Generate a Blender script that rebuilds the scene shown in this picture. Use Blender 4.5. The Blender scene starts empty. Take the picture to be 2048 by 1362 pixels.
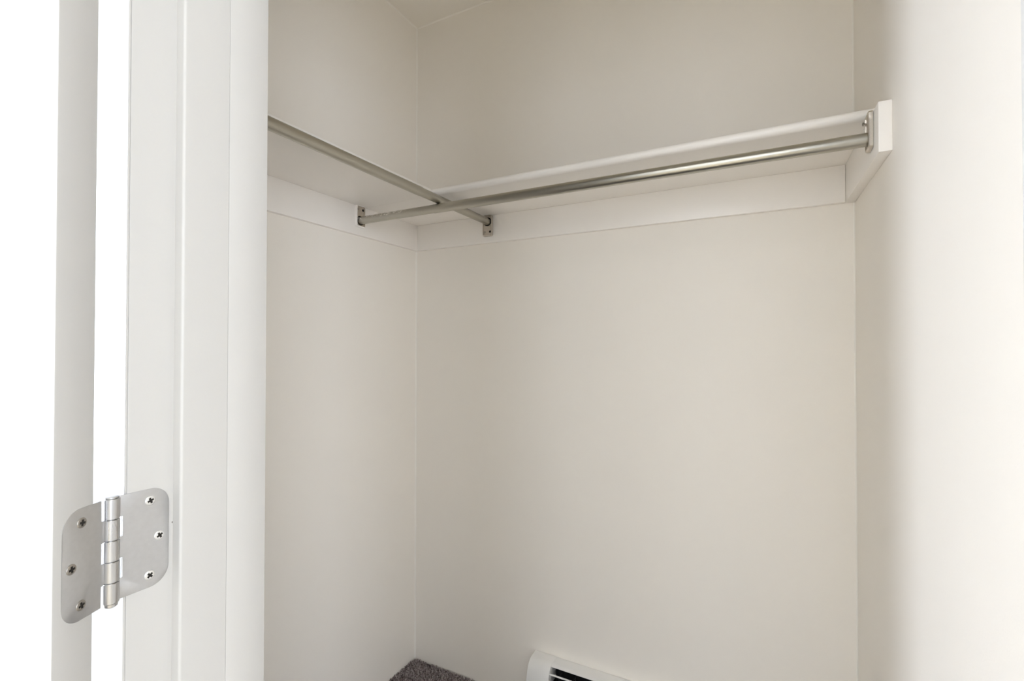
import bpy, bmesh, math, random
import numpy as np
from mathutils import Vector, Matrix

random.seed(7)
SC = bpy.context.scene
COL = SC.collection

# ---------------------------------------------------------------- key measures (metres; camera stands at x=0, y=0)
CAM_Z = 1.2023
CEIL = 2.44
UL = -1.204            # closet left wall face
VB = 1.4928            # closet back wall face
UR_B = 0.198           # right wall face at the back corner
UR_SLOPE = -0.027      # the right wall runs very slightly out of square
def UR(v): return UR_B + (v - VB) * UR_SLOPE
V_ROOM, V_CLOS = 0.2216, 0.3458        # two faces of the door wall
J_L, J_R = -0.498, 0.1300               # hinge jamb face, strike jamb face
HEAD = 2.035
SHELF_Z = CAM_Z + 0.4612               # underside of shelves
LEDGE_Z = CAM_Z + 0.3655               # bottom of ledger boards
ROOM = (-2.7, 2.6, -3.6)               # bedroom: left, right, far

# ---------------------------------------------------------------- camera
cd = bpy.data.cameras.new('camera')
cam = bpy.data.objects.new('camera', cd)
COL.objects.link(cam)
cam.location = (0, 0, CAM_Z)
yaw, pitch, roll = math.radians(27.722), math.radians(0.6625), math.radians(0.063)
M = Matrix.Rotation(yaw, 4, 'Z') @ Matrix.Rotation(math.pi / 2 + pitch, 4, 'X') @ Matrix.Rotation(roll, 4, 'Z')
cam.rotation_euler = M.to_euler()
cd.sensor_fit = 'HORIZONTAL'
cd.sensor_width = 36.0
cd.lens = 36.0 * 972.376 / 2048.0
cd.clip_start = 0.02
SC.camera = cam

# ---------------------------------------------------------------- world, daylight, exposure
w = bpy.data.worlds.new('sky'); SC.world = w
w.use_nodes = True
bg = w.node_tree.nodes['Background']
bg.inputs[0].default_value = (0.80, 0.90, 1.0, 1)
bg.inputs[1].default_value = 1.0

SUN_COL = (0.785, 0.862, 1.0)
def window_light(name, loc, rot, sx, sy, power):
    l = bpy.data.lights.new(name, 'AREA')
    l.shape = 'RECTANGLE'; l.size = sx; l.size_y = sy; l.energy = power; l.color = SUN_COL
    o = bpy.data.objects.new(name, l); COL.objects.link(o)
    o.location = loc; o.rotation_euler = rot
    return o
# bedroom windows, all but the first added for their light: (wall, from, to, z0, z1, watts per square metre)
WINDOWS = [('left', -3.22, -2.47, 0.65, 2.1, 196.0),
           ('left', -0.90, -0.05, 0.40, 2.1, 130.0),  # added, unseen: whitens the gap between door and frame
           ('far', -0.10, 1.00, 0.65, 2.1, 14.0),  # added, unseen: weak fill for the back wall
           ('right', -2.90, -1.30, 0.65, 2.1, 32.0)]  # added, unseen: fill for the closet's left wall
for side, s0, s1, z0, z1, pw in WINDOWS:
    mid, zm, area = (s0 + s1) / 2, (z0 + z1) / 2, (s1 - s0) * (z1 - z0)
    if side == 'far':
        window_light('daylight_far', (mid, ROOM[2] - 0.005, zm), (math.pi / 2, 0, 0), s1 - s0, z1 - z0, pw * area)  # area light of the added far window
    else:
        window_light('daylight_' + side, (ROOM[0] - 0.005 if side == 'left' else ROOM[1] + 0.005, mid, zm),
                     (0, -math.pi / 2 if side == 'left' else math.pi / 2, 0), z1 - z0, s1 - s0, pw * area)  # serves the inferred left window and the added side windows

SC.view_settings.view_transform = 'Standard'
SC.view_settings.look = 'None'
SC.view_settings.exposure = 0.18
SC.view_settings.gamma = 1.0
SC.view_settings.use_curve_mapping = False
SC.cycles.use_denoising = True
SC.cycles.use_adaptive_sampling = True
SC.cycles.adaptive_threshold = 0.08
SC.cycles.use_light_tree = False
SC.cycles.max_bounces = 9
SC.cycles.diffuse_bounces = 8
SC.cycles.glossy_bounces = 6
SC.cycles.caustics_reflective = False
SC.cycles.sample_clamp_indirect = 6.0

# ---------------------------------------------------------------- materials
def new_mat(name):
    m = bpy.data.materials.new(name); m.use_nodes = True
    nt = m.node_tree
    return m, nt, nt.nodes['Principled BSDF'], nt.nodes, nt.links

def paint(name, col, rough, bump=0.06, scale=420.0, mottled=0.02, spec=0.35):
    m, nt, b, N, L = new_mat(name)
    tc = N.new('ShaderNodeTexCoord')
    n1 = N.new('ShaderNodeTexNoise'); n1.inputs['Scale'].default_value = scale; n1.inputs['Detail'].default_value = 1
    n2 = N.new('ShaderNodeTexNoise'); n2.inputs['Scale'].default_value = 3.2; n2.inputs['Detail'].default_value = 1
    L.new(tc.outputs['Object'], n1.inputs['Vector']); L.new(tc.outputs['Object'], n2.inputs['Vector'])
    mx = N.new('ShaderNodeMix'); mx.data_type = 'RGBA'
    mx.inputs['A'].default_value = (*[c * (1 - mottled) for c in col], 1)
    mx.inputs['B'].default_value = (*[min(1, c * (1 + mottled)) for c in col], 1)
    L.new(n2.outputs['Fac'], mx.inputs['Factor']); L.new(mx.outputs['Result'], b.inputs['Base Color'])
    if bump:
        bp = N.new('ShaderNodeBump'); bp.inputs['Strength'].default_value = bump; bp.inputs['Distance'].default_value = 0.001
        L.new(n1.outputs['Fac'], bp.inputs['Height']); L.new(bp.outputs['Normal'], b.inputs['Normal'])
    b.inputs['Roughness'].default_value = rough
    b.inputs['Specular IOR Level'].default_value = spec
    return m

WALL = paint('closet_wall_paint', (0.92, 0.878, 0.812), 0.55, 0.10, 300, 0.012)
CEILM = paint('ceiling_paint', (0.90, 0.865, 0.80), 0.75, 0.10, 300, 0.01)
BEAD = paint('caulk_paint', (0.93, 0.90, 0.84), 0.5, 0.05, 300, 0.01)
SHELF = paint('shelf_paint', (0.94, 0.905, 0.86), 0.34, 0.05, 160, 0.012, 0.5)
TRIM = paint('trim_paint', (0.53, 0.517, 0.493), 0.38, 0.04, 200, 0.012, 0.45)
ROOMW = paint('bedroom_wall_paint', (0.45, 0.45, 0.445), 0.6, 0, 300, 0.01, 0.0)

PALEFLOOR = paint('pale_floor', (0.46, 0.40, 0.30), 0.6, 0, 40, 0.04, 0.2)

def metal(name, col, rough, var=0.08, scale=(60, 60, 60), bump=0.02, dark=0.85):
    m, nt, b, N, L = new_mat(name)
    tc = N.new('ShaderNodeTexCoord'); mp = N.new('ShaderNodeMapping')
    mp.inputs['Scale'].default_value = scale
    L.new(tc.outputs['Object'], mp.inputs['Vector'])
    n = N.new('ShaderNodeTexNoise'); n.inputs['Scale'].default_value = 6; n.inputs['Detail'].default_value = 5
    L.new(mp.outputs['Vector'], n.inputs['Vector'])
    mr = N.new('ShaderNodeMapRange'); mr.inputs['To Min'].default_value = rough - var; mr.inputs['To Max'].default_value = rough + var
    L.new(n.outputs['Fac'], mr.inputs['Value']); L.new(mr.outputs['Result'], b.inputs['Roughness'])
    mx = N.new('ShaderNodeMix'); mx.data_type = 'RGBA'
    mx.inputs['A'].default_value = (*[c * dark for c in col], 1); mx.inputs['B'].default_value = (*col, 1)
    L.new(n.outputs['Fac'], mx.inputs['Factor']); L.new(mx.outputs['Result'], b.inputs['Base Color'])
    bp = N.new('ShaderNodeBump'); bp.inputs['Strength'].default_value = bump; bp.inputs['Distance'].default_value = 0.0005
    L.new(n.outputs['Fac'], bp.inputs['Height']); L.new(bp.outputs['Normal'], b.inputs['Normal'])
    b.inputs['Metallic'].default_value = 1.0
    return m

NICKEL = metal('satin_nickel', (0.57, 0.56, 0.55), 0.28, 0.03, (30, 30, 4), 0.004, 0.92)
LEAFM = metal('satin_nickel_leaf', (0.61, 0.605, 0.60), 0.46, 0.06, (40, 40, 40))
SCREWB = metal('bright_screw', (0.93, 0.92, 0.90), 0.30, 0.05)
SCREWD = metal('tarnished_screw', (0.40, 0.37, 0.33), 0.42, 0.06)
PLATEM = metal('zinc_plate', (0.74, 0.68, 0.60), 0.36, 0.1, (120, 120, 120), 0.05, 0.72)
RODIN = metal('inner_tube_zinc', (0.60, 0.57, 0.50), 0.33, 0.08, (50, 50, 50), 0.04, 0.82)

# rods: aged zinc tube, with paint flecks towards the wall end
def rod_metal(name, fleck_axis, f0, f1):
    m = metal(name, (0.50, 0.48, 0.42), 0.30, 0.05, (12, 60, 60), 0.008, 0.88)
    nt = m.node_tree; N, L = nt.nodes, nt.links
    b = N['Principled BSDF']
    tc = N.new('ShaderNodeTexCoord'); sp = N.new('ShaderNodeSeparateXYZ'); L.new(tc.outputs['Object'], sp.inputs['Vector'])
    a = N.new('ShaderNodeMapRange'); a.inputs['From Min'].default_value = f0; a.inputs['From Max'].default_value = f1
    L.new(sp.outputs[fleck_axis], a.inputs['Value'])
    n = N.new('ShaderNodeTexNoise'); n.inputs['Scale'].default_value = 190; n.inputs['Detail'].default_value = 3
    mp = N.new('ShaderNodeMapping'); mp.inputs['Scale'].default_value = (0.55, 1, 1)
    L.new(tc.outputs['Object'], mp.inputs['Vector']); L.new(mp.outputs['Vector'], n.inputs['Vector'])
    t = N.new('ShaderNodeMath'); t.operation = 'GREATER_THAN'; t.inputs[1].default_value = 0.54
    L.new(n.outputs['Fac'], t.inputs[0])
    # keep the flecks on the camera-side upper flank only (where a brush slipped)
    u = N.new('ShaderNodeMath'); u.operation = 'MULTIPLY'
    L.new(t.outputs[0], u.inputs[0]); L.new(a.outputs['Result'], u.inputs[1])
    s = N.new('ShaderNodeMapRange'); s.inputs['From Min'].default_value = -0.001; s.inputs['From Max'].default_value = 0.003
    L.new(sp.outputs['Z'], s.inputs['Value'])
    v = N.new('ShaderNodeMath'); v.operation = 'MULTIPLY'
    L.new(u.outputs[0], v.inputs[0]); L.new(s.outputs['Result'], v.inputs[1])
    old = b.inputs['Base Color'].links[0].from_socket
    mx = N.new('ShaderNodeMix'); mx.data_type = 'RGBA'
    L.new(v.outputs[0], mx.inputs['Factor']); L.new(old, mx.inputs['A']); mx.inputs['B'].default_value = (0.82, 0.79, 0.73, 1)
    L.new(mx.outputs['Result'], b.inputs['Base Color'])
    inv = N.new('ShaderNodeMath'); inv.operation = 'SUBTRACT'; inv.inputs[0].default_value = 1.0
    L.new(v.outputs[0], inv.inputs[1]); L.new(inv.outputs[0], b.inputs['Metallic'])
    return m

ENAMEL = paint('heater_enamel', (0.84, 0.835, 0.82), 0.32, 0.02, 300, 0.008, 0.5)

def flat(name, col, rough=0.6):
    m, nt, b, N, L = new_mat(name)
    n = N.new('ShaderNodeTexNoise'); n.inputs['Scale'].default_value = 80
    mx = N.new('ShaderNodeMix'); mx.data_type = 'RGBA'
    mx.inputs['A'].default_value = (*[c * 0.8 for c in col], 1); mx.inputs['B'].default_value = (*col, 1)
    L.new(n.outputs['Fac'], mx.inputs['Factor']); L.new(mx.outputs['Result'], b.inputs['Base Color'])
    b.inputs['Roughness'].default_value = rough
    return m
BLACK = flat('black_cavity', (0.006, 0.006, 0.006), 0.9)
HOLE = flat('dark_hole', (0.02, 0.016, 0.012), 0.8)
FIN = flat('dark_fin_metal', (0.03, 0.03, 0.03), 0.6)

def carpet_mat():
    m, nt, b, N, L = new_mat('carpet_yarn')
    at = N.new('ShaderNodeAttribute'); at.attribute_name = 'tone'
    cr = N.new('ShaderNodeValToRGB')
    e = cr.color_ramp.elements
    e[0].position = 0.0; e[0].color = (0.085, 0.070, 0.067, 1)
    e[1].position = 1.0; e[1].color = (0.66, 0.60, 0.585, 1)
    k = e.new(0.5); k.color = (0.305, 0.257, 0.256, 1)
    L.new(at.outputs['Fac'], cr.inputs['Fac']); L.new(cr.outputs['Color'], b.inputs['Base Color'])
    b.inputs['Roughness'].default_value = 0.95; b.inputs['Specular IOR Level'].default_value = 0.1
    return m
CARPET = carpet_mat()
def carpet_base():
    m, nt, b, N, L = new_mat('carpet_backing')
    tc = N.new('ShaderNodeTexCoord')
    n = N.new('ShaderNodeTexNoise'); n.inputs['Scale'].default_value = 260; n.inputs['Detail'].default_value = 4
    L.new(tc.outputs['Object'], n.inputs['Vector'])
    cr = N.new('ShaderNodeValToRGB')
    cr.color_ramp.elements[0].position = 0.3; cr.color_ramp.elements[0].color = (0.03, 0.024, 0.024, 1)
    cr.color_ramp.elements[1].position = 0.7; cr.color_ramp.elements[1].color = (0.12, 0.10, 0.10, 1)
    L.new(n.outputs['Fac'], cr.inputs['Fac']); L.new(cr.outputs['Color'], b.inputs['Base Color'])
    bp = N.new('ShaderNodeBump'); bp.inputs['Strength'].default_value = 0.6; bp.inputs['Distance'].default_value = 0.004
    L.new(n.outputs['Fac'], bp.inputs['Height']); L.new(bp.outputs['Normal'], b.inputs['Normal'])
    b.inputs['Roughness'].default_value = 0.95
    return m
CBASE = carpet_base()

def glass_mat():
    m, nt, b, N, L = new_mat('window_glass')
    out = N['Material Output']
    t = N.new('ShaderNodeBsdfTransparent'); g = N.new('ShaderNodeBsdfGlossy'); g.inputs['Roughness'].default_value = 0.02
    mx = N.new('ShaderNodeMixShader'); mx.inputs[0].default_value = 0.06
    L.new(t.outputs[0], mx.inputs[1]); L.new(g.outputs[0], mx.inputs[2]); L.new(mx.outputs[0], out.inputs['Surface'])
    return m
GLASS = glass_mat()

# ---------------------------------------------------------------- mesh helpers
def link(name, me, mat, parent=None, loc=(0, 0, 0)):
    o = bpy.data.objects.new(name, me); COL.objects.link(o)
    if mat: me.materials.append(mat)
    o.parent = parent; o.location = loc
    return o

def from_bm(name, bm, mat, parent=None, loc=(0, 0, 0), smooth=False, sharp=35):
    bmesh.ops.recalc_face_normals(bm, faces=bm.faces)
    me = bpy.data.meshes.new(name); bm.to_mesh(me); bm.free()
    if smooth:
        for p in me.polygons: p.use_smooth = True
        me.set_sharp_from_angle(angle=math.radians(sharp))
    return link(name, me, mat, parent, loc)

def add_box(bm, a, b, bevel=0.0, seg=2):
    r = bmesh.ops.create_cube(bm, size=1.0)
    vs = r['verts']
    for v in vs:
        v.co = Vector([a[i] if v.co[i] < 0 else b[i] for i in range(3)])
    if bevel:
        es = list({e for v in vs for e in v.link_edges})
        bmesh.ops.bevel(bm, geom=es, offset=bevel, segments=seg, profile=0.5, affect='EDGES')

def box(name, a, b, mat, parent=None, bevel=0.0, seg=2, loc=(0, 0, 0)):
    bm = bmesh.new(); add_box(bm, a, b, bevel, seg)
    return from_bm(name, bm, mat, parent, loc, smooth=bevel > 0)

def loft(bm, loops, cap0=True, cap1=True):
    rings = [[bm.verts.new(p) for p in lp] for lp in loops]
    n = len(rings[0])
    for r0, r1 in zip(rings, rings[1:]):
        for i in range(n):
            bm.faces.new((r0[i], r0[(i + 1) % n], r1[(i + 1) % n], r1[i]))
    if cap0: bm.faces.new(rings[0])
    if cap1: bm.faces.new(rings[-1][::-1])

def prism(name, pts, fn, t0, t1, mat, parent=None, loc=(0, 0, 0), bevel=0.0, smooth=False):
    """outline pts (2-D) pushed from t0 to t1; fn(p, t) gives the 3-D point"""
    bm = bmesh.new()
    loft(bm, [[fn(p, t0) for p in pts], [fn(p, t1) for p in pts]])
    if bevel:
        bmesh.ops.bevel(bm, geom=list(bm.edges), offset=bevel, segments=2, profile=0.5, affect='EDGES')
    return from_bm(name, bm, mat, parent, loc, smooth=smooth or bevel > 0)

def empty(name, loc=(0, 0, 0), rz=0.0, parent=None):
    o = bpy.data.objects.new(name, None); COL.objects.link(o)
    o.location = loc; o.rotation_euler = (0, 0, rz); o.parent = parent
    o.empty_display_size = 0.05
    return o

def tag(o, label, cat, group=None, kind=None):
    o['label'] = label; o['category'] = cat
    if group: o['group'] = group
    if kind: o['kind'] = kind
    return o
def structure(o, label, cat): return tag(o, label, cat, kind='structure')

# ---------------------------------------------------------------- the setting: closet and bedroom shell
T = 0.10
L0, R0, F0 = ROOM
structure(box('floor', (UL - T, V_ROOM, -0.06), (R0 + T, VB + T, 0.0), CBASE),
          'speckled mauve grey carpet floor in the closet corner', 'floor')
structure(box('floor_room', (L0 - T, F0 - T, -0.06), (R0 + T, V_ROOM, 0.0), PALEFLOOR),
          'pale bedroom floor outside the closet', 'floor')
structure(box('ceiling', (L0 - T, F0 - T, CEIL), (R0 + T, VB + T, CEIL + 0.06), CEILM),
          'off white painted ceiling above the closet corner', 'ceiling')
structure(box('wall_back', (UL - T, VB, 0), (UR_B + T, VB + T, CEIL), WALL),
          'plain warm white wall at the back of the closet', 'wall')
structure(box('wall_left', (UL - T, V_CLOS, 0), (UL, VB, CEIL), WALL),
          'plain warm white wall on the left side of the closet', 'wall')
structure(prism('wall_right', [(UR(VB), VB), (UR(V_CLOS), V_CLOS), (UR(V_CLOS) + T, V_CLOS), (UR(V_CLOS) + T, VB)],
                lambda p, t: (p[0], p[1], t), 0, CEIL, WALL),
          'white wall on the right of the closet, brightly lit near the doorway', 'wall')

# dividing wall with the doorway (three blocks in one mesh: left of, right of and above the opening)
JT = 0.019
bm = bmesh.new()
add_box(bm, (L0, V_ROOM, 0), (J_L - JT, V_CLOS, CEIL))
add_box(bm, (J_R + JT, V_ROOM, 0), (R0, V_CLOS, CEIL))
add_box(bm, (J_L - JT, V_ROOM, HEAD + JT), (J_R + JT, V_CLOS, CEIL))
structure(from_bm('wall_front', bm, ROOMW), 'white wall around the closet doorway', 'wall')

# bedroom walls (behind the camera), with the inferred and the added windows
def wall_with_windows(name, side, d0, d1, s0, s1, label):
    bm = bmesh.new()
    def blk(a0, a1, z0, z1):
        if side == 'far': add_box(bm, (a0, d0, z0), (a1, d1, z1))
        else: add_box(bm, (d0, a0, z0), (d1, a1, z1))
    y = s0
    for sd, y0, y1, z0, z1, pw in sorted(WINDOWS, key=lambda k: k[1]):
        if sd != side: continue
        blk(y, y0, 0, CEIL); blk(y0, y1, 0, z0); blk(y0, y1, z1, CEIL)
        y = y1
    blk(y, s1, 0, CEIL)
    structure(from_bm(name, bm, ROOMW), label, 'wall')
wall_with_windows('wall_room_left', 'left', L0 - T, L0, F0, V_CLOS, 'bedroom wall with windows, on the door side')
wall_with_windows('wall_room_right', 'right', R0, R0 + T, F0, V_CLOS, 'bedroom wall opposite the door side')
wall_with_windows('wall_room_far', 'far', F0 - T, F0, L0 - T, R0 + T, 'bedroom wall facing the closet')

def window(name, side, s0, s1, z0, z1, label):
    m_ = (s0 + s1) / 2
    loc = {'left': (L0 - 0.065, m_, z0), 'right': (R0 + 0.065, m_, z0), 'far': (m_, F0 - 0.065, z0)}[side]
    root = structure(empty(name, loc, math.pi / 2 if side == 'far' else 0), label, 'window')
    h = z1 - z0; hw = (s1 - s0) / 2
    def part(n, p0, p1, q0, q1, d, mat, bev=0.003): box(n, (-d, p0, q0), (d, p1, q1), mat, root, bev)
    part('frame_stile', -hw, -hw + 0.05, 0, h, 0.03, TRIM); part('frame_stile', hw - 0.05, hw, 0, h, 0.03, TRIM)
    part('frame_rail', -hw + 0.05, hw - 0.05, 0, 0.05, 0.03, TRIM); part('frame_rail', -hw + 0.05, hw - 0.05, h - 0.05, h, 0.03, TRIM)
    part('mullion', -0.02, 0.02, 0.05, h - 0.05, 0.025, TRIM)
    part('pane', -hw + 0.05, -0.02, 0.05, h - 0.05, 0.003, GLASS, 0); part('pane', 0.02, hw - 0.05, 0.05, h - 0.05, 0.003, GLASS, 0)
WL = ['white framed bedroom window farther from the closet', 'added white framed bedroom window lighting the gap beside the open door',
      'added white framed bedroom window lifting the back wall, straight across from the closet', 'white framed bedroom window on the right wall']
for k, (side, s0, s1, z0, z1, pw) in enumerate(WINDOWS):
    window('window_%d' % (k + 1), side, s0, s1, z0, z1, WL[k])

# painted caulk beads in the closet's inside corners
CB = 0.004
def bead(name, p0, p1, d0, d1, label):
    """thin triangular fillet along the edge p0-p1, legs d0 and d1"""
    p0, p1, d0, d1 = map(Vector, (p0, p1, d0, d1))
    bm = bmesh.new()
    loops = []
    for p in (p0, p1):
        m_ = (d0 + d1) * 0.36
        loops.append([p, p + d0 * CB, p + m_ * CB, p + d1 * CB])
    loft(bm, loops)
    structure(from_bm(name, bm, BEAD), label, 'trim')
bead('trim_3', (UL, VB, 0.0), (UL, VB, CEIL), (1, 0, 0), (0, -1, 0), 'thin painted caulk line in the left rear closet corner')
bead('trim_4', (UR_B, VB, 0.0), (UR_B, VB, CEIL), (-1, 0, 0), (0, -1, 0), 'thin painted caulk line in the right rear closet corner')
bead('trim_5', (UL, VB, CEIL), (UR_B, VB, CEIL), (0, -1, 0), (0, 0, -1), 'thin painted caulk line between ceiling and back wall')
bead('trim_6', (UL, V_CLOS, CEIL), (UL, VB, CEIL), (1, 0, 0), (0, 0, -1), 'thin painted caulk line between ceiling and left wall')

# ---------------------------------------------------------------- door frame
fr = structure(empty('trim_1', (J_L, V_ROOM, 0)), 'white painted door frame with a rounded stop strip, beside the hinge', 'door frame')
def fr_box(n, a, b, bev=0.0015): return box(n, tuple(a[i] - fr.location[i] for i in range(3)), tuple(b[i] - fr.location[i] for i in range(3)), TRIM, fr, bev)
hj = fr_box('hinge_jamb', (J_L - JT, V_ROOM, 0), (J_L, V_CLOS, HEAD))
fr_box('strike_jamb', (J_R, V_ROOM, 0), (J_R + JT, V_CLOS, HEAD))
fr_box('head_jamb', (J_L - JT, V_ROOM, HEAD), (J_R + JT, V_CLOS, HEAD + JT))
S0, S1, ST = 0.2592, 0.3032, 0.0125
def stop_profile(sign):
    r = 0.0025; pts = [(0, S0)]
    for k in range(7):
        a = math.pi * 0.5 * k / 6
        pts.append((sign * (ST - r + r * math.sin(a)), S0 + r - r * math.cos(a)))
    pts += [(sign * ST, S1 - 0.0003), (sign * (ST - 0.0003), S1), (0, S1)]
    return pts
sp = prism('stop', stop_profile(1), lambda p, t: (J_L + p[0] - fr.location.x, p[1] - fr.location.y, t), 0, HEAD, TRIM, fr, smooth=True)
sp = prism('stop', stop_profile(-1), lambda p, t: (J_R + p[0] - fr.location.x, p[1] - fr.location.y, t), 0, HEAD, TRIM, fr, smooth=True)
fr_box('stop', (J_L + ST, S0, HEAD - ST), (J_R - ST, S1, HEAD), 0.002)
# filler strips, flush with the stops, out to the closet side (a hairline joint between)
fr_box('filler_strip', (J_L, S1 + 0.00012, 0), (J_L + ST, V_CLOS, HEAD), 0.0004)
fr_box('filler_strip', (J_R - ST, S1 + 0.00012, 0), (J_R, V_CLOS, HEAD), 0.0004)
fr_box('filler_strip', (J_L + ST, S1 + 0.00012, HEAD - ST), (J_R - ST, V_CLOS, HEAD), 0.0004)
# small nail hole between hinge leaf and stop
bm = bmesh.new(); bmesh.ops.create_cone(bm, segments=10, radius1=0.0011, radius2=0.0009, depth=0.0004, cap_ends=True)
nh = from_bm('nail_hole', bm, flat('grey_scuff', (0.25, 0.24, 0.22)), hj, (0.0001, 0.0375, CAM_Z - 0.1665))
nh.rotation_euler = (0.3, math.pi / 2, 0)

cs = structure(empty('trim_2', (J_L, V_ROOM, 0)), 'flat white door casing, glaring white between door edge and frame', 'door casing')
def casing_side(n, u_in, sgn):
    pts = [(0.0004, 0), (0.070, 0), (0.070, -0.0012), (0.0685, -0.0016), (0.0010, -0.0016), (0.0004, -0.0010)]
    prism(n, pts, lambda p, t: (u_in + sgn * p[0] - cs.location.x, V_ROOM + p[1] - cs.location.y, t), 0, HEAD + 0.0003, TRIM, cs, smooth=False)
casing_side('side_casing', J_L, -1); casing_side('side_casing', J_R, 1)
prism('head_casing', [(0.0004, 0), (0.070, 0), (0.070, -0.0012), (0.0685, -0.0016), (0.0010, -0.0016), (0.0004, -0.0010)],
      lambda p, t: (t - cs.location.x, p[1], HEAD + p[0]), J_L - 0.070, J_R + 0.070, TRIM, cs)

# ---------------------------------------------------------------- door, opened far back
AX = (-0.4965, 0.2102)
TH = math.radians(155)
door = structure(empty('door_1', (AX[0], AX[1], 0), -TH), 'white painted door standing open at the left', 'door')
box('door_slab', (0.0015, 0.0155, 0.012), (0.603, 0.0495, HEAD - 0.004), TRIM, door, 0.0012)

# ---------------------------------------------------------------- shared hardware: Phillips screws
def cross_r(a, w=0.22, l=0.62):
    """radius of a plus-shaped outline (arm half-width w, arm length l) along angle a, unit head radius"""
    c, s = abs(math.cos(a)), abs(math.sin(a))
    if c < s: c, s = s, c
    if s < 1e-9: return l
    r = min(l / c, w / s) if w / s * c > w else l / c
    return max(min(l / c, w / s), w * math.sqrt(2) if s / c > 0.999 else 0)
def screw_mesh(R):
    N = 64
    ang = [2 * math.pi * (k + 0.5) / N for k in range(N)]
    def circ(r, z): return [(r * math.cos(a), r * math.sin(a), z) for a in ang]
    def crs(z, f): return [(R * f * cross_r(a) * math.cos(a), R * f * cross_r(a) * math.sin(a), z) for a in ang]
    bm = bmesh.new()
    loft(bm, [circ(R, -0.0006), circ(R, 0.0003), circ(R * 0.94, 0.0006), circ(R * 0.72, 0.00085), crs(0.00085, 1.0)], True, False)
    bmh = bmesh.new()
    loft(bmh, [crs(0.00084, 1.0), crs(0.0001, 0.8)], False, True)
    me = bpy.data.meshes.new('screw'); bm.to_mesh(me); bm.free()
    mh = bpy.data.meshes.new('cross_slot'); bmesh.ops.recalc_face_normals(bmh, faces=bmh.faces); bmh.to_mesh(mh); bmh.free()
    return me, mh
SCREW_MESH = {}
def screw(parent, loc, normal, R, mat, spin=0.0, level2=True):
    key = (round(R, 5), mat.name)
    if key not in SCREW_MESH:
        me, mh = screw_mesh(R); me.materials.append(mat); mh.materials.append(HOLE)
        SCREW_MESH[key] = (me, mh)
    me, mh = SCREW_MESH[key]
    q = Vector((0, 0, 1)).rotation_difference(Vector(normal)) @ Matrix.Rotation(spin, 3, 'Z').to_quaternion()
    o = bpy.data.objects.new('screw', me); COL.objects.link(o); o.parent = parent; o.location = loc
    o.rotation_mode = 'QUATERNION'; o.rotation_quaternion = q
    if level2:
        c = bpy.data.objects.new('cross_slot', mh); COL.objects.link(c); c.parent = o
    return o

# ---------------------------------------------------------------- hinge
HZ0, HZ1 = CAM_Z - 0.2192, CAM_Z - 0.1300
hinge = tag(empty('door_hinge', (AX[0], AX[1], HZ0)), 'satin nickel butt hinge with rounded leaves joining door and frame', 'hinge')
HH = HZ1 - HZ0; KL = HH / 5; KR = 0.0057
def leaf_outline(far, own):
    """(depth, z) outline of a leaf with 5/8 inch corners and knuckle cut-outs"""
    r = 0.0155; pts = []
    for k in range(9):
        a = -math.pi / 2 + math.pi / 2 * k / 8
        pts.append((far - r + r * math.cos(a), r + r * math.sin(a)))
    for k in range(9):
        a = math.pi / 2 * k / 8
        pts.append((far - r + r * math.cos(a), HH - r + r * math.sin(a)))
    cut, tab = 0.0086, 0.0030
    for k in range(4, -1, -1):
        d = tab if k in own else cut
        g = 0.0002
        pts.append((d, (k + 1) * KL - (g if k < 4 else 0))); pts.append((d, k * KL + (g if k > 0 else 0)))
    return pts
LEAF_T = 0.0016
lj = prism('leaf', leaf_outline(0.0455, (0, 2, 4)), lambda p, t: (J_L - AX[0] + t, p[0], p[1]), -LEAF_T, 0.0003, LEAFM, hinge, bevel=0.00015)
lj['label'] = 'leaf screwed to the door frame'
ld = prism('leaf', leaf_outline(0.0425, (1, 3)), lambda p, t: (t, p[0], p[1]), 0.0012, 0.0015 + LEAF_T, LEAFM, hinge, bevel=0.00015)
ld.rotation_euler = (0, 0, -TH); ld['label'] = 'leaf screwed to the door edge'
for k in range(5):
    bm = bmesh.new()
    n = 32
    def ring(r, z): return [(r * math.cos(2 * math.pi * i / n), r * math.sin(2 * math.pi * i / n), z) for i in range(n)]
    z0, z1 = k * KL + 0.0003, (k + 1) * KL - 0.0003
    loft(bm, [ring(KR - 0.0004, z0), ring(KR, z0 + 0.0004), ring(KR, z1 - 0.0004), ring(KR - 0.0004, z1)])
    from_bm('knuckle', bm, NICKEL, hinge, smooth=True)
bm = bmesh.new()
n = 24
def ring(r, z): return [(r * math.cos(2 * math.pi * i / n), r * math.sin(2 * math.pi * i / n), z) for i in range(n)]
loft(bm, [ring(0.0035, -0.0034), ring(0.0048, -0.0022), ring(0.0050, 0.0), ring(0.0036, 0.0005), ring(0.0036, HH - 0.0005), ring(0.0050, HH), ring(0.0050, HH + 0.0012), ring(0.0035, HH + 0.0018)])
from_bm('hinge_pin', bm, NICKEL, hinge, smooth=True)
for d, z, s in ((0.0298, 0.0785, 0.35), (0.0375, 0.0447, 0.5), (0.0298, 0.0110, 0.75)):
    screw(hinge, (J_L - AX[0] + 0.0004, d, z), (1, 0, 0), 0.0041, SCREWB, s)
for d, z, s in ((0.0265, 0.0775, 0.3), (0.0350, 0.0440, 0.55), (0.0265, 0.0118, 0.7)):
    c_, s_ = math.cos(TH), math.sin(TH)
    a_ = 0.0011
    screw(hinge, (a_ * c_ + d * s_, -a_ * s_ + d * c_, z), (-c_, s_, 0), 0.0041, SCREWD, s)

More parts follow.
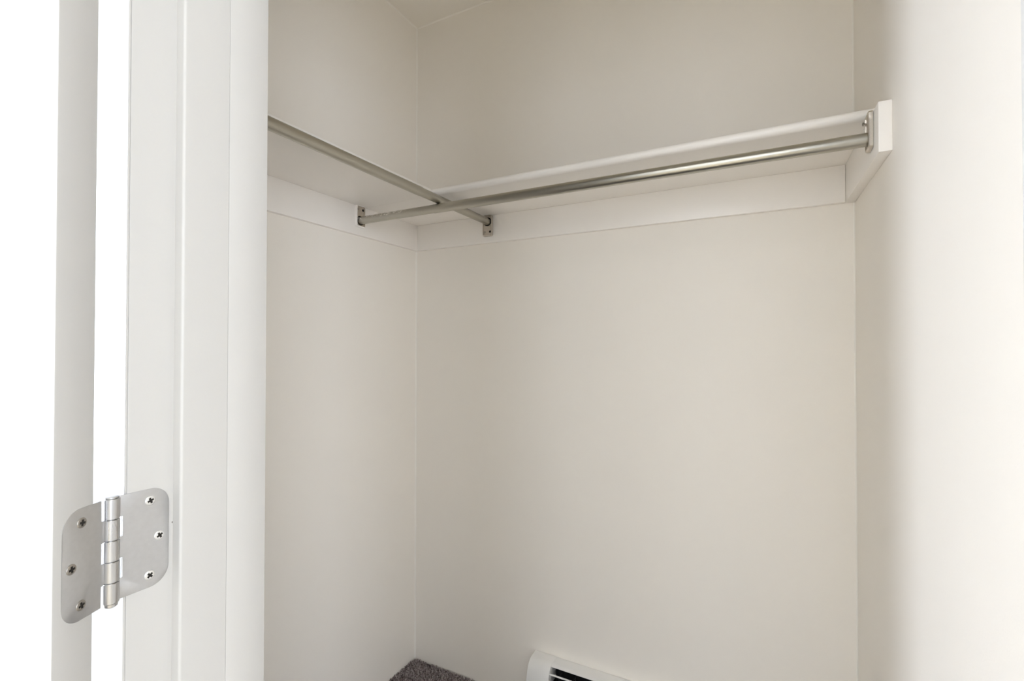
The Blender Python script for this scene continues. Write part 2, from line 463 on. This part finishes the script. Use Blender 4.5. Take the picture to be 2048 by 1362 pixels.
# ---------------------------------------------------------------- shelves and the boards that carry them
LT = 0.0140
SH_T = 0.0215
SV, SU = 1.199, -0.907         # front edges of the back shelf and of the left shelf
SG = 'boards carrying the closet shelves'
def board(name, a, b, label, mat=SHELF, bev=0.0012):
    base = Vector(((a[0] + b[0]) / 2, (a[1] + b[1]) / 2, a[2]))
    o = box(name, tuple(Vector(a) - base), tuple(Vector(b) - base), mat, None, bev, 2, base)
    return tag(o, label, 'board', SG)
board('ledger_board', (UL, V_CLOS, LEDGE_Z), (UL + LT, VB, SHELF_Z), 'white ledger board under the shelf along the left wall')
board('ledger_board', (UL + LT, VB - LT, LEDGE_Z), (UR_B - 0.0215, VB, SHELF_Z), 'white ledger board under the shelf along the back wall')
CE = 1.126                     # front end of the right-hand cleat
CT = 0.0215
cx = (UR(VB) + UR(CE)) / 2
cl = prism('shelf_cleat', [(UR(VB), VB), (UR(VB) - CT, VB), (UR(CE) - CT, CE), (UR(CE), CE)],
           lambda p, t: (p[0] - cx, p[1] - 1.3, t), 0, SHELF_Z - LEDGE_Z, SHELF, None, (cx, 1.3, LEDGE_Z), bevel=0.0012)
tag(cl, 'short white shelf cleat with its end showing on the right wall', 'board', SG)

def shelf_profile(front):
    """(distance from wall, z) section with a rounded nose"""
    r = SH_T / 2 * 0.92; pts = [(0, 0), (front - r - 0.0008, 0)]
    for k in range(11):
        a = -math.pi / 2 + math.pi * k / 10
        pts.append((front - r + r * math.cos(a), SH_T / 2 + SH_T / 2 * math.sin(a)))
    pts += [(front - r - 0.0008, SH_T), (0, SH_T)]
    return pts
sb = prism('closet_shelf', shelf_profile(VB - SV), lambda p, t: (t + 0.5, VB - p[0] - 1.34, p[1]), UL, UR(1.3) - 0.0, SHELF, None, (-0.5, 1.34, SHELF_Z), smooth=True)
for v in sb.data.vertices:     # follow the slightly skewed right wall
    if v.co.x > 0.3: v.co.x = UR(v.co.y + 1.34) + 0.5
tag(sb, 'white round-nosed shelf running along the back wall', 'shelf', 'closet shelves')
sl = prism('closet_shelf', shelf_profile(SU - UL), lambda p, t: (UL + p[0] + 1.05, t - 0.8, p[1]), V_CLOS, SV + 0.004, SHELF, None, (-1.05, 0.8, SHELF_Z), smooth=True)
tag(sl, 'white shelf running along the left wall towards the doorway', 'shelf', 'closet shelves')

# ---------------------------------------------------------------- hanging rods
PW, PH, PT = 0.040, 0.074, 0.0080
ROD_O, ROD_I = 0.0134, 0.0124
def rounded_rect_r(a, x0, x1, y0, y1, r):
    """point on a rounded rectangle hit from the origin along angle a"""
    c, s = math.cos(a), math.sin(a)
    t = 1e9
    if c > 1e-9: t = min(t, x1 / c)
    if c < -1e-9: t = min(t, x0 / c)
    if s > 1e-9: t = min(t, y1 / s)
    if s < -1e-9: t = min(t, y0 / s)
    px, py = t * c, t * s
    for cx_, sx in ((x0 + r, -1), (x1 - r, 1)):
        for cy_, sy in ((y0 + r, -1), (y1 - r, 1)):
            if (px - cx_) * sx > 0 and (py - cy_) * sy > 0:
                # ray-circle
                b = c * cx_ + s * cy_; q = b * b - (cx_ ** 2 + cy_ ** 2 - r * r)
                t = b + math.sqrt(max(q, 0)); return t * c, t * s
    return px, py
def plate_mesh():
    """flange plate: origin at tube centre on the board, +z away from the board, +y up towards the screws"""
    N = 72
    ang = [2 * math.pi * (k + 0.5) / N for k in range(N)]
    y0, y1 = -0.0225, PH - 0.0225
    def rr(m, z): return [(*rounded_rect_r(a, -PW / 2 + m, PW / 2 - m, y0 + m, y1 - m, 0.007 - m * 0.5), z) for a in ang]
    def ci(r, z): return [(r * math.cos(a), r * math.sin(a), z) for a in ang]
    bm = bmesh.new()
    loft(bm, [rr(0, 0), rr(0, PT - 0.0022), rr(0.0008, PT - 0.0007), rr(0.0022, PT), rr(0.0042, PT), rr(0.0050, PT - 0.0022),
              ci(0.0158, PT - 0.0022), ci(0.0150, PT - 0.0030), ci(0.0150, 0.0006), ci(0.004, 0.0005)], True, True)
    bmesh.ops.recalc_face_normals(bm, faces=bm.faces)
    me = bpy.data.meshes.new('end_plate'); bm.to_mesh(me); bm.free()
    for p in me.polygons: p.use_smooth = True
    me.set_sharp_from_angle(angle=math.radians(28))
    me.materials.append(PLATEM); me.materials.append(HOLE)
    for p in me.polygons:                      # socket inside coloured near-black, shade of the gap round the tube
        if (p.center.x ** 2 + p.center.y ** 2) < 0.0152 ** 2 and p.center.z < PT - 0.003: p.material_index = 1
    return me
PLATE = plate_mesh()
# the left plate's rim was painted over together with the board
PLATE_PAINTED = PLATE.copy(); PLATE_PAINTED.materials.append(SHELF)
for p in PLATE_PAINTED.polygons:
    c_ = p.center
    if abs(c_.x) > PW / 2 - 0.0048 and c_.x < 0 or c_.y > PH - 0.0225 - 0.0048 or c_.y < -0.0225 + 0.004: p.material_index = 2
def plate_hole_mesh(r):
    bm = bmesh.new(); bmesh.ops.create_cone(bm, segments=20, radius1=r, radius2=r, depth=0.0004, cap_ends=True)
    me = bpy.data.meshes.new('screw_hole'); bm.to_mesh(me); bm.free(); me.materials.append(HOLE); return me
HOLE_ME = plate_hole_mesh(0.0041)
def end_plate(parent, loc, normal, up, fill, me=None):
    """fill: what is in the two screw places, 's' screw, 'h' empty hole, 'p' screw backed half out"""
    o = bpy.data.objects.new('end_plate', me or PLATE); COL.objects.link(o); o.parent = parent; o.location = loc
    z = Vector(normal); y = Vector((0, 0, up)); x = y.cross(z)
    o.rotation_euler = Matrix((x, y, z)).transposed().to_euler()
    for k, c in zip((-1, 1), fill):
        p = (k * 0.0105, 0.036, PT - 0.0021)
        if c == 's': screw(o, p, (0, 0, 1), 0.0036, SCREWD, 0.4, False)
        elif c == 'b': screw(o, p, (0, 0, 1), 0.0040, SCREWB, 0.4, True)
        elif c == 'p':
            bm = bmesh.new()
            n = 20
            def rg(r, zz): return [(r * math.cos(2 * math.pi * i / n), r * math.sin(2 * math.pi * i / n), zz) for i in range(n)]
            loft(bm, [rg(0.0016, -0.003), rg(0.0016, 0.004), rg(0.0036, 0.0052), rg(0.0038, 0.0062), rg(0.0030, 0.0072), rg(0.0012, 0.0076)])
            from_bm('screw', bm, SCREWD, o, p, smooth=True)
        else:
            h = bpy.data.objects.new('screw_hole', HOLE_ME); COL.objects.link(h); h.parent = o; h.location = p
    return o
def tube(name, p0, p1, R, mat, parent, wall=0.0011):
    p0, p1 = Vector(p0), Vector(p1); d = p1 - p0; n = 40
    q = Vector((1, 0, 0)).rotation_difference(d.normalized())
    def rg(r, t): return [tuple(p0 + q @ Vector((t, r * math.cos(2 * math.pi * i / n), r * math.sin(2 * math.pi * i / n)))) for i in range(n)]
    Ln = d.length
    bm = bmesh.new()
    # open tube with a real wall: outside, lip, inside
    rings = [rg(R - 0.0002, 0), rg(R, 0.0003), rg(R, Ln - 0.0003), rg(R - 0.0002, Ln), rg(R - wall, Ln), rg(R - wall, 0)]
    rv = [[bm.verts.new(p) for p in lp] for lp in rings]
    for a, b in zip(rv, rv[1:] + rv[:1]):
        for i in range(n): bm.faces.new((a[i], a[(i + 1) % n], b[(i + 1) % n], b[i]))
    return from_bm(name, bm, mat, parent, smooth=True, sharp=20)

# rod along the back shelf
Z1 = CAM_Z + 0.4125
u0, u1 = UL + LT, UR(1.185) - CT
V1L, V1R = 1.181, 1.184
r1 = tag(empty('hanging_rod', ((u0 + u1) / 2, V1L, Z1)), 'long steel hanging rod under the back shelf, ending at the right wall', 'closet rod', 'closet hanging rods')
RM1 = rod_metal('aged_zinc_rod_flecked', 'X', -0.46, -0.54)
RM2 = rod_metal('aged_zinc_rod', 'Y', 0.50, 0.56)
b1 = r1.location
us = -0.885                    # where the tubes telescope
tube('inner_tube', (u0 + 0.0006 - b1.x, 0, 0), (us + 0.05 - b1.x, 0, 0), ROD_I, RM1, r1)
tube('outer_tube', (us - b1.x, 0, 0), (u1 - 0.0006 - b1.x, V1R - V1L, 0), ROD_O, RM1, r1)
end_plate(r1, (u0 - b1.x, 0, 0), (1, 0, 0), 1, 'sh', PLATE_PAINTED)
end_plate(r1, (u1 - b1.x, V1R - V1L, 0), (-1, -0.0, 0), 1, 'ps')
# rod along the left shelf, lying across the first one
Z2 = Z1 + ROD_O + ROD_I + 0.0003
w0, w1 = V_CLOS, VB - LT
r2 = tag(empty('hanging_rod', (-0.8705, (w0 + w1) / 2, Z2)), 'steel hanging rod under the left shelf, lying across the other rod', 'closet rod', 'closet hanging rods')
b2 = r2.location
vs_ = 1.095
tube('inner_tube', (0.0005, vs_ - 0.05 - b2.y, 0), (-0.002, w1 - 0.0006 - b2.y, 0), ROD_I, RM2, r2)
tube('outer_tube', (0.004, w0 + 0.0006 - b2.y, 0), (0.0005, vs_ - b2.y, 0), ROD_O, RM2, r2)
end_plate(r2, (-0.002, w1 - b2.y, 0), (0, -1, 0), -1, 'hs')
end_plate(r2, (0.004, w0 - b2.y, 0), (0, 1, 0), 1, 'ss')

# ---------------------------------------------------------------- baseboard heater on the back wall
HU0, HU1 = -0.694, 0.150
hb = tag(empty('baseboard_heater', ((HU0 + HU1) / 2, VB, 0.0)), 'white electric baseboard heater with louvred black slots', 'heater')
hc = (HU0 + HU1) / 2
ECW = 0.076
# (distance from wall, z): section of end caps and body
cap_sec = [(0.0012, 0.012), (0.070, 0.012), (0.0765, 0.020), (0.0765, 0.085), (0.0735, 0.118), (0.066, 0.1525), (0.0575, 0.1690),
           (0.044, 0.1795), (0.030, 0.1825), (0.0012, 0.1835)]
def cap(x0, x1):
    bm = bmesh.new()
    loft(bm, [[(x, -p[0], p[1]) for p in cap_sec] for x in (x0, x1)])
    es = [e for e in bm.edges if abs(e.verts[0].co.x - e.verts[1].co.x) < 1e-6]
    bmesh.ops.bevel(bm, geom=es, offset=0.0025, segments=2, profile=0.5, affect='EDGES')
    from_bm('end_cap', bm, ENAMEL, hb, smooth=True)
cap(HU0 - hc, HU0 + ECW - hc); cap(HU1 - ECW - hc, HU1 - hc)
bx0, bx1 = HU0 + ECW - 0.002 - hc, HU1 - ECW + 0.002 - hc
def strip(name, sec, mat, x0=bx0, x1=bx1, smooth=True):
    return prism(name, sec, lambda p, t: (t, -p[0], p[1]), x0, x1, mat, hb, smooth=smooth)
strip('top_panel', [(0.0015, 0.178), (0.0015, 0.1822), (0.030, 0.1812), (0.0400, 0.1788), (0.0452, 0.1762), (0.0445, 0.1745), (0.038, 0.1770), (0.030, 0.179)], ENAMEL)
strip('back_plate', [(0.0, 0.02), (0.0, 0.178), (0.003, 0.178), (0.003, 0.02)], BLACK)
strip('heating_core', [(0.006, 0.045), (0.006, 0.120), (0.050, 0.120), (0.050, 0.045)], BLACK)
# louvres across the sloping grille
for d, z in ((0.0585, 0.1625), (0.0668, 0.1455)):
    strip('louvre', [(d, z), (d + 0.0022, z - 0.0038), (d - 0.006, z - 0.0080), (d - 0.0085, z - 0.0052)], ENAMEL, smooth=False)
strip('front_panel', [(0.0765, 0.030), (0.0765, 0.085), (0.0735, 0.118), (0.0705, 0.132), (0.0685, 0.132), (0.0715, 0.118), (0.0745, 0.085), (0.0745, 0.030)], ENAMEL)
strip('bottom_rail', [(0.0005, 0.012), (0.070, 0.012), (0.0755, 0.020), (0.074, 0.021), (0.069, 0.014), (0.0005, 0.014)], ENAMEL)
# upright grille ribs behind the louvres
k = 0
x = bx0 + 0.034
while x < bx1 - 0.01:
    box('grille_rib', (x, -0.062, 0.122), (x + 0.0015, -0.030, 0.158), FIN, hb)
    x += 0.045

# ---------------------------------------------------------------- carpet pile in the closet
rng = np.random.default_rng(3)
pitch_ = 0.0034
xs = np.arange(UL + 0.004, UR(V_CLOS) - 0.003, pitch_); ys = np.arange(V_CLOS - 0.08, VB - 0.004, pitch_)
gx, gy = np.meshgrid(xs, ys)
px = (gx + rng.uniform(-.0014, .0014, gx.shape)).ravel(); py = (gy + rng.uniform(-.0014, .0014, gy.shape)).ravel()
ok = (px < UR_B + (py - VB) * UR_SLOPE - 0.003) & ((py > V_CLOS + 0.003) | ((px > J_L + 0.003) & (px < J_R - 0.003)))
# carpet stops a little short of the walls, unevenly
edge = 0.002 + 0.004 * (0.5 + 0.5 * np.sin(px * 47.0)) * (0.5 + 0.5 * np.sin(px * 19.0 + 1.0))
gap = np.exp(-((px - (UL + 0.072)) / 0.010) ** 2) * 0.017 + np.exp(-((px - UL) / 0.014) ** 2) * 0.013
ok &= (VB - py) > (edge + gap)
px, py = px[ok], py[ok]; n = len(px)
hgt = rng.uniform(.0075, .0110, n); rad = rng.uniform(.0016, .0023, n); a0 = rng.uniform(0, 6.283, n)
lx = rng.normal(0, .0018, n); ly = rng.normal(0, .0018, n)
V = np.zeros((n, 7, 3))
for k in range(3):
    a = a0 + k * 2.0944
    V[:, k] = np.stack([px + rad * np.cos(a), py + rad * np.sin(a), np.full(n, 0.0002)], 1)
    V[:, 3 + k] = np.stack([px + lx + rad * .8 * np.cos(a + .4), py + ly + rad * .8 * np.sin(a + .4), hgt * .8], 1)
V[:, 6] = np.stack([px + lx * 1.3, py + ly * 1.3, hgt], 1)
tri = []
for k in range(3):
    j = (k + 1) % 3
    tri += [(k, j, 3 + j), (k, 3 + j, 3 + k), (3 + k, 3 + j, 6)]
tri = np.array(tri)
F = (np.arange(n)[:, None, None] * 7 + tri[None]).reshape(-1, 3)
me = bpy.data.meshes.new('carpet_pile')
me.vertices.add(n * 7); me.vertices.foreach_set('co', V.reshape(-1).astype(np.float32))
nf = len(F)
me.loops.add(nf * 3); me.loops.foreach_set('vertex_index', F.reshape(-1).astype(np.int32))
me.polygons.add(nf); me.polygons.foreach_set('loop_start', np.arange(0, nf * 3, 3, dtype=np.int32))
me.update(calc_edges=True); me.validate()
at = me.attributes.new('tone', 'FLOAT', 'POINT')
at.data.foreach_set('value', np.repeat(np.clip(rng.normal(.5, .24, n), 0, 1), 7).astype(np.float32))
cp = link('carpet_pile', me, CARPET, bpy.data.objects['floor'])
cp['kind'] = 'stuff'; cp['label'] = 'short speckled mauve grey cut pile'
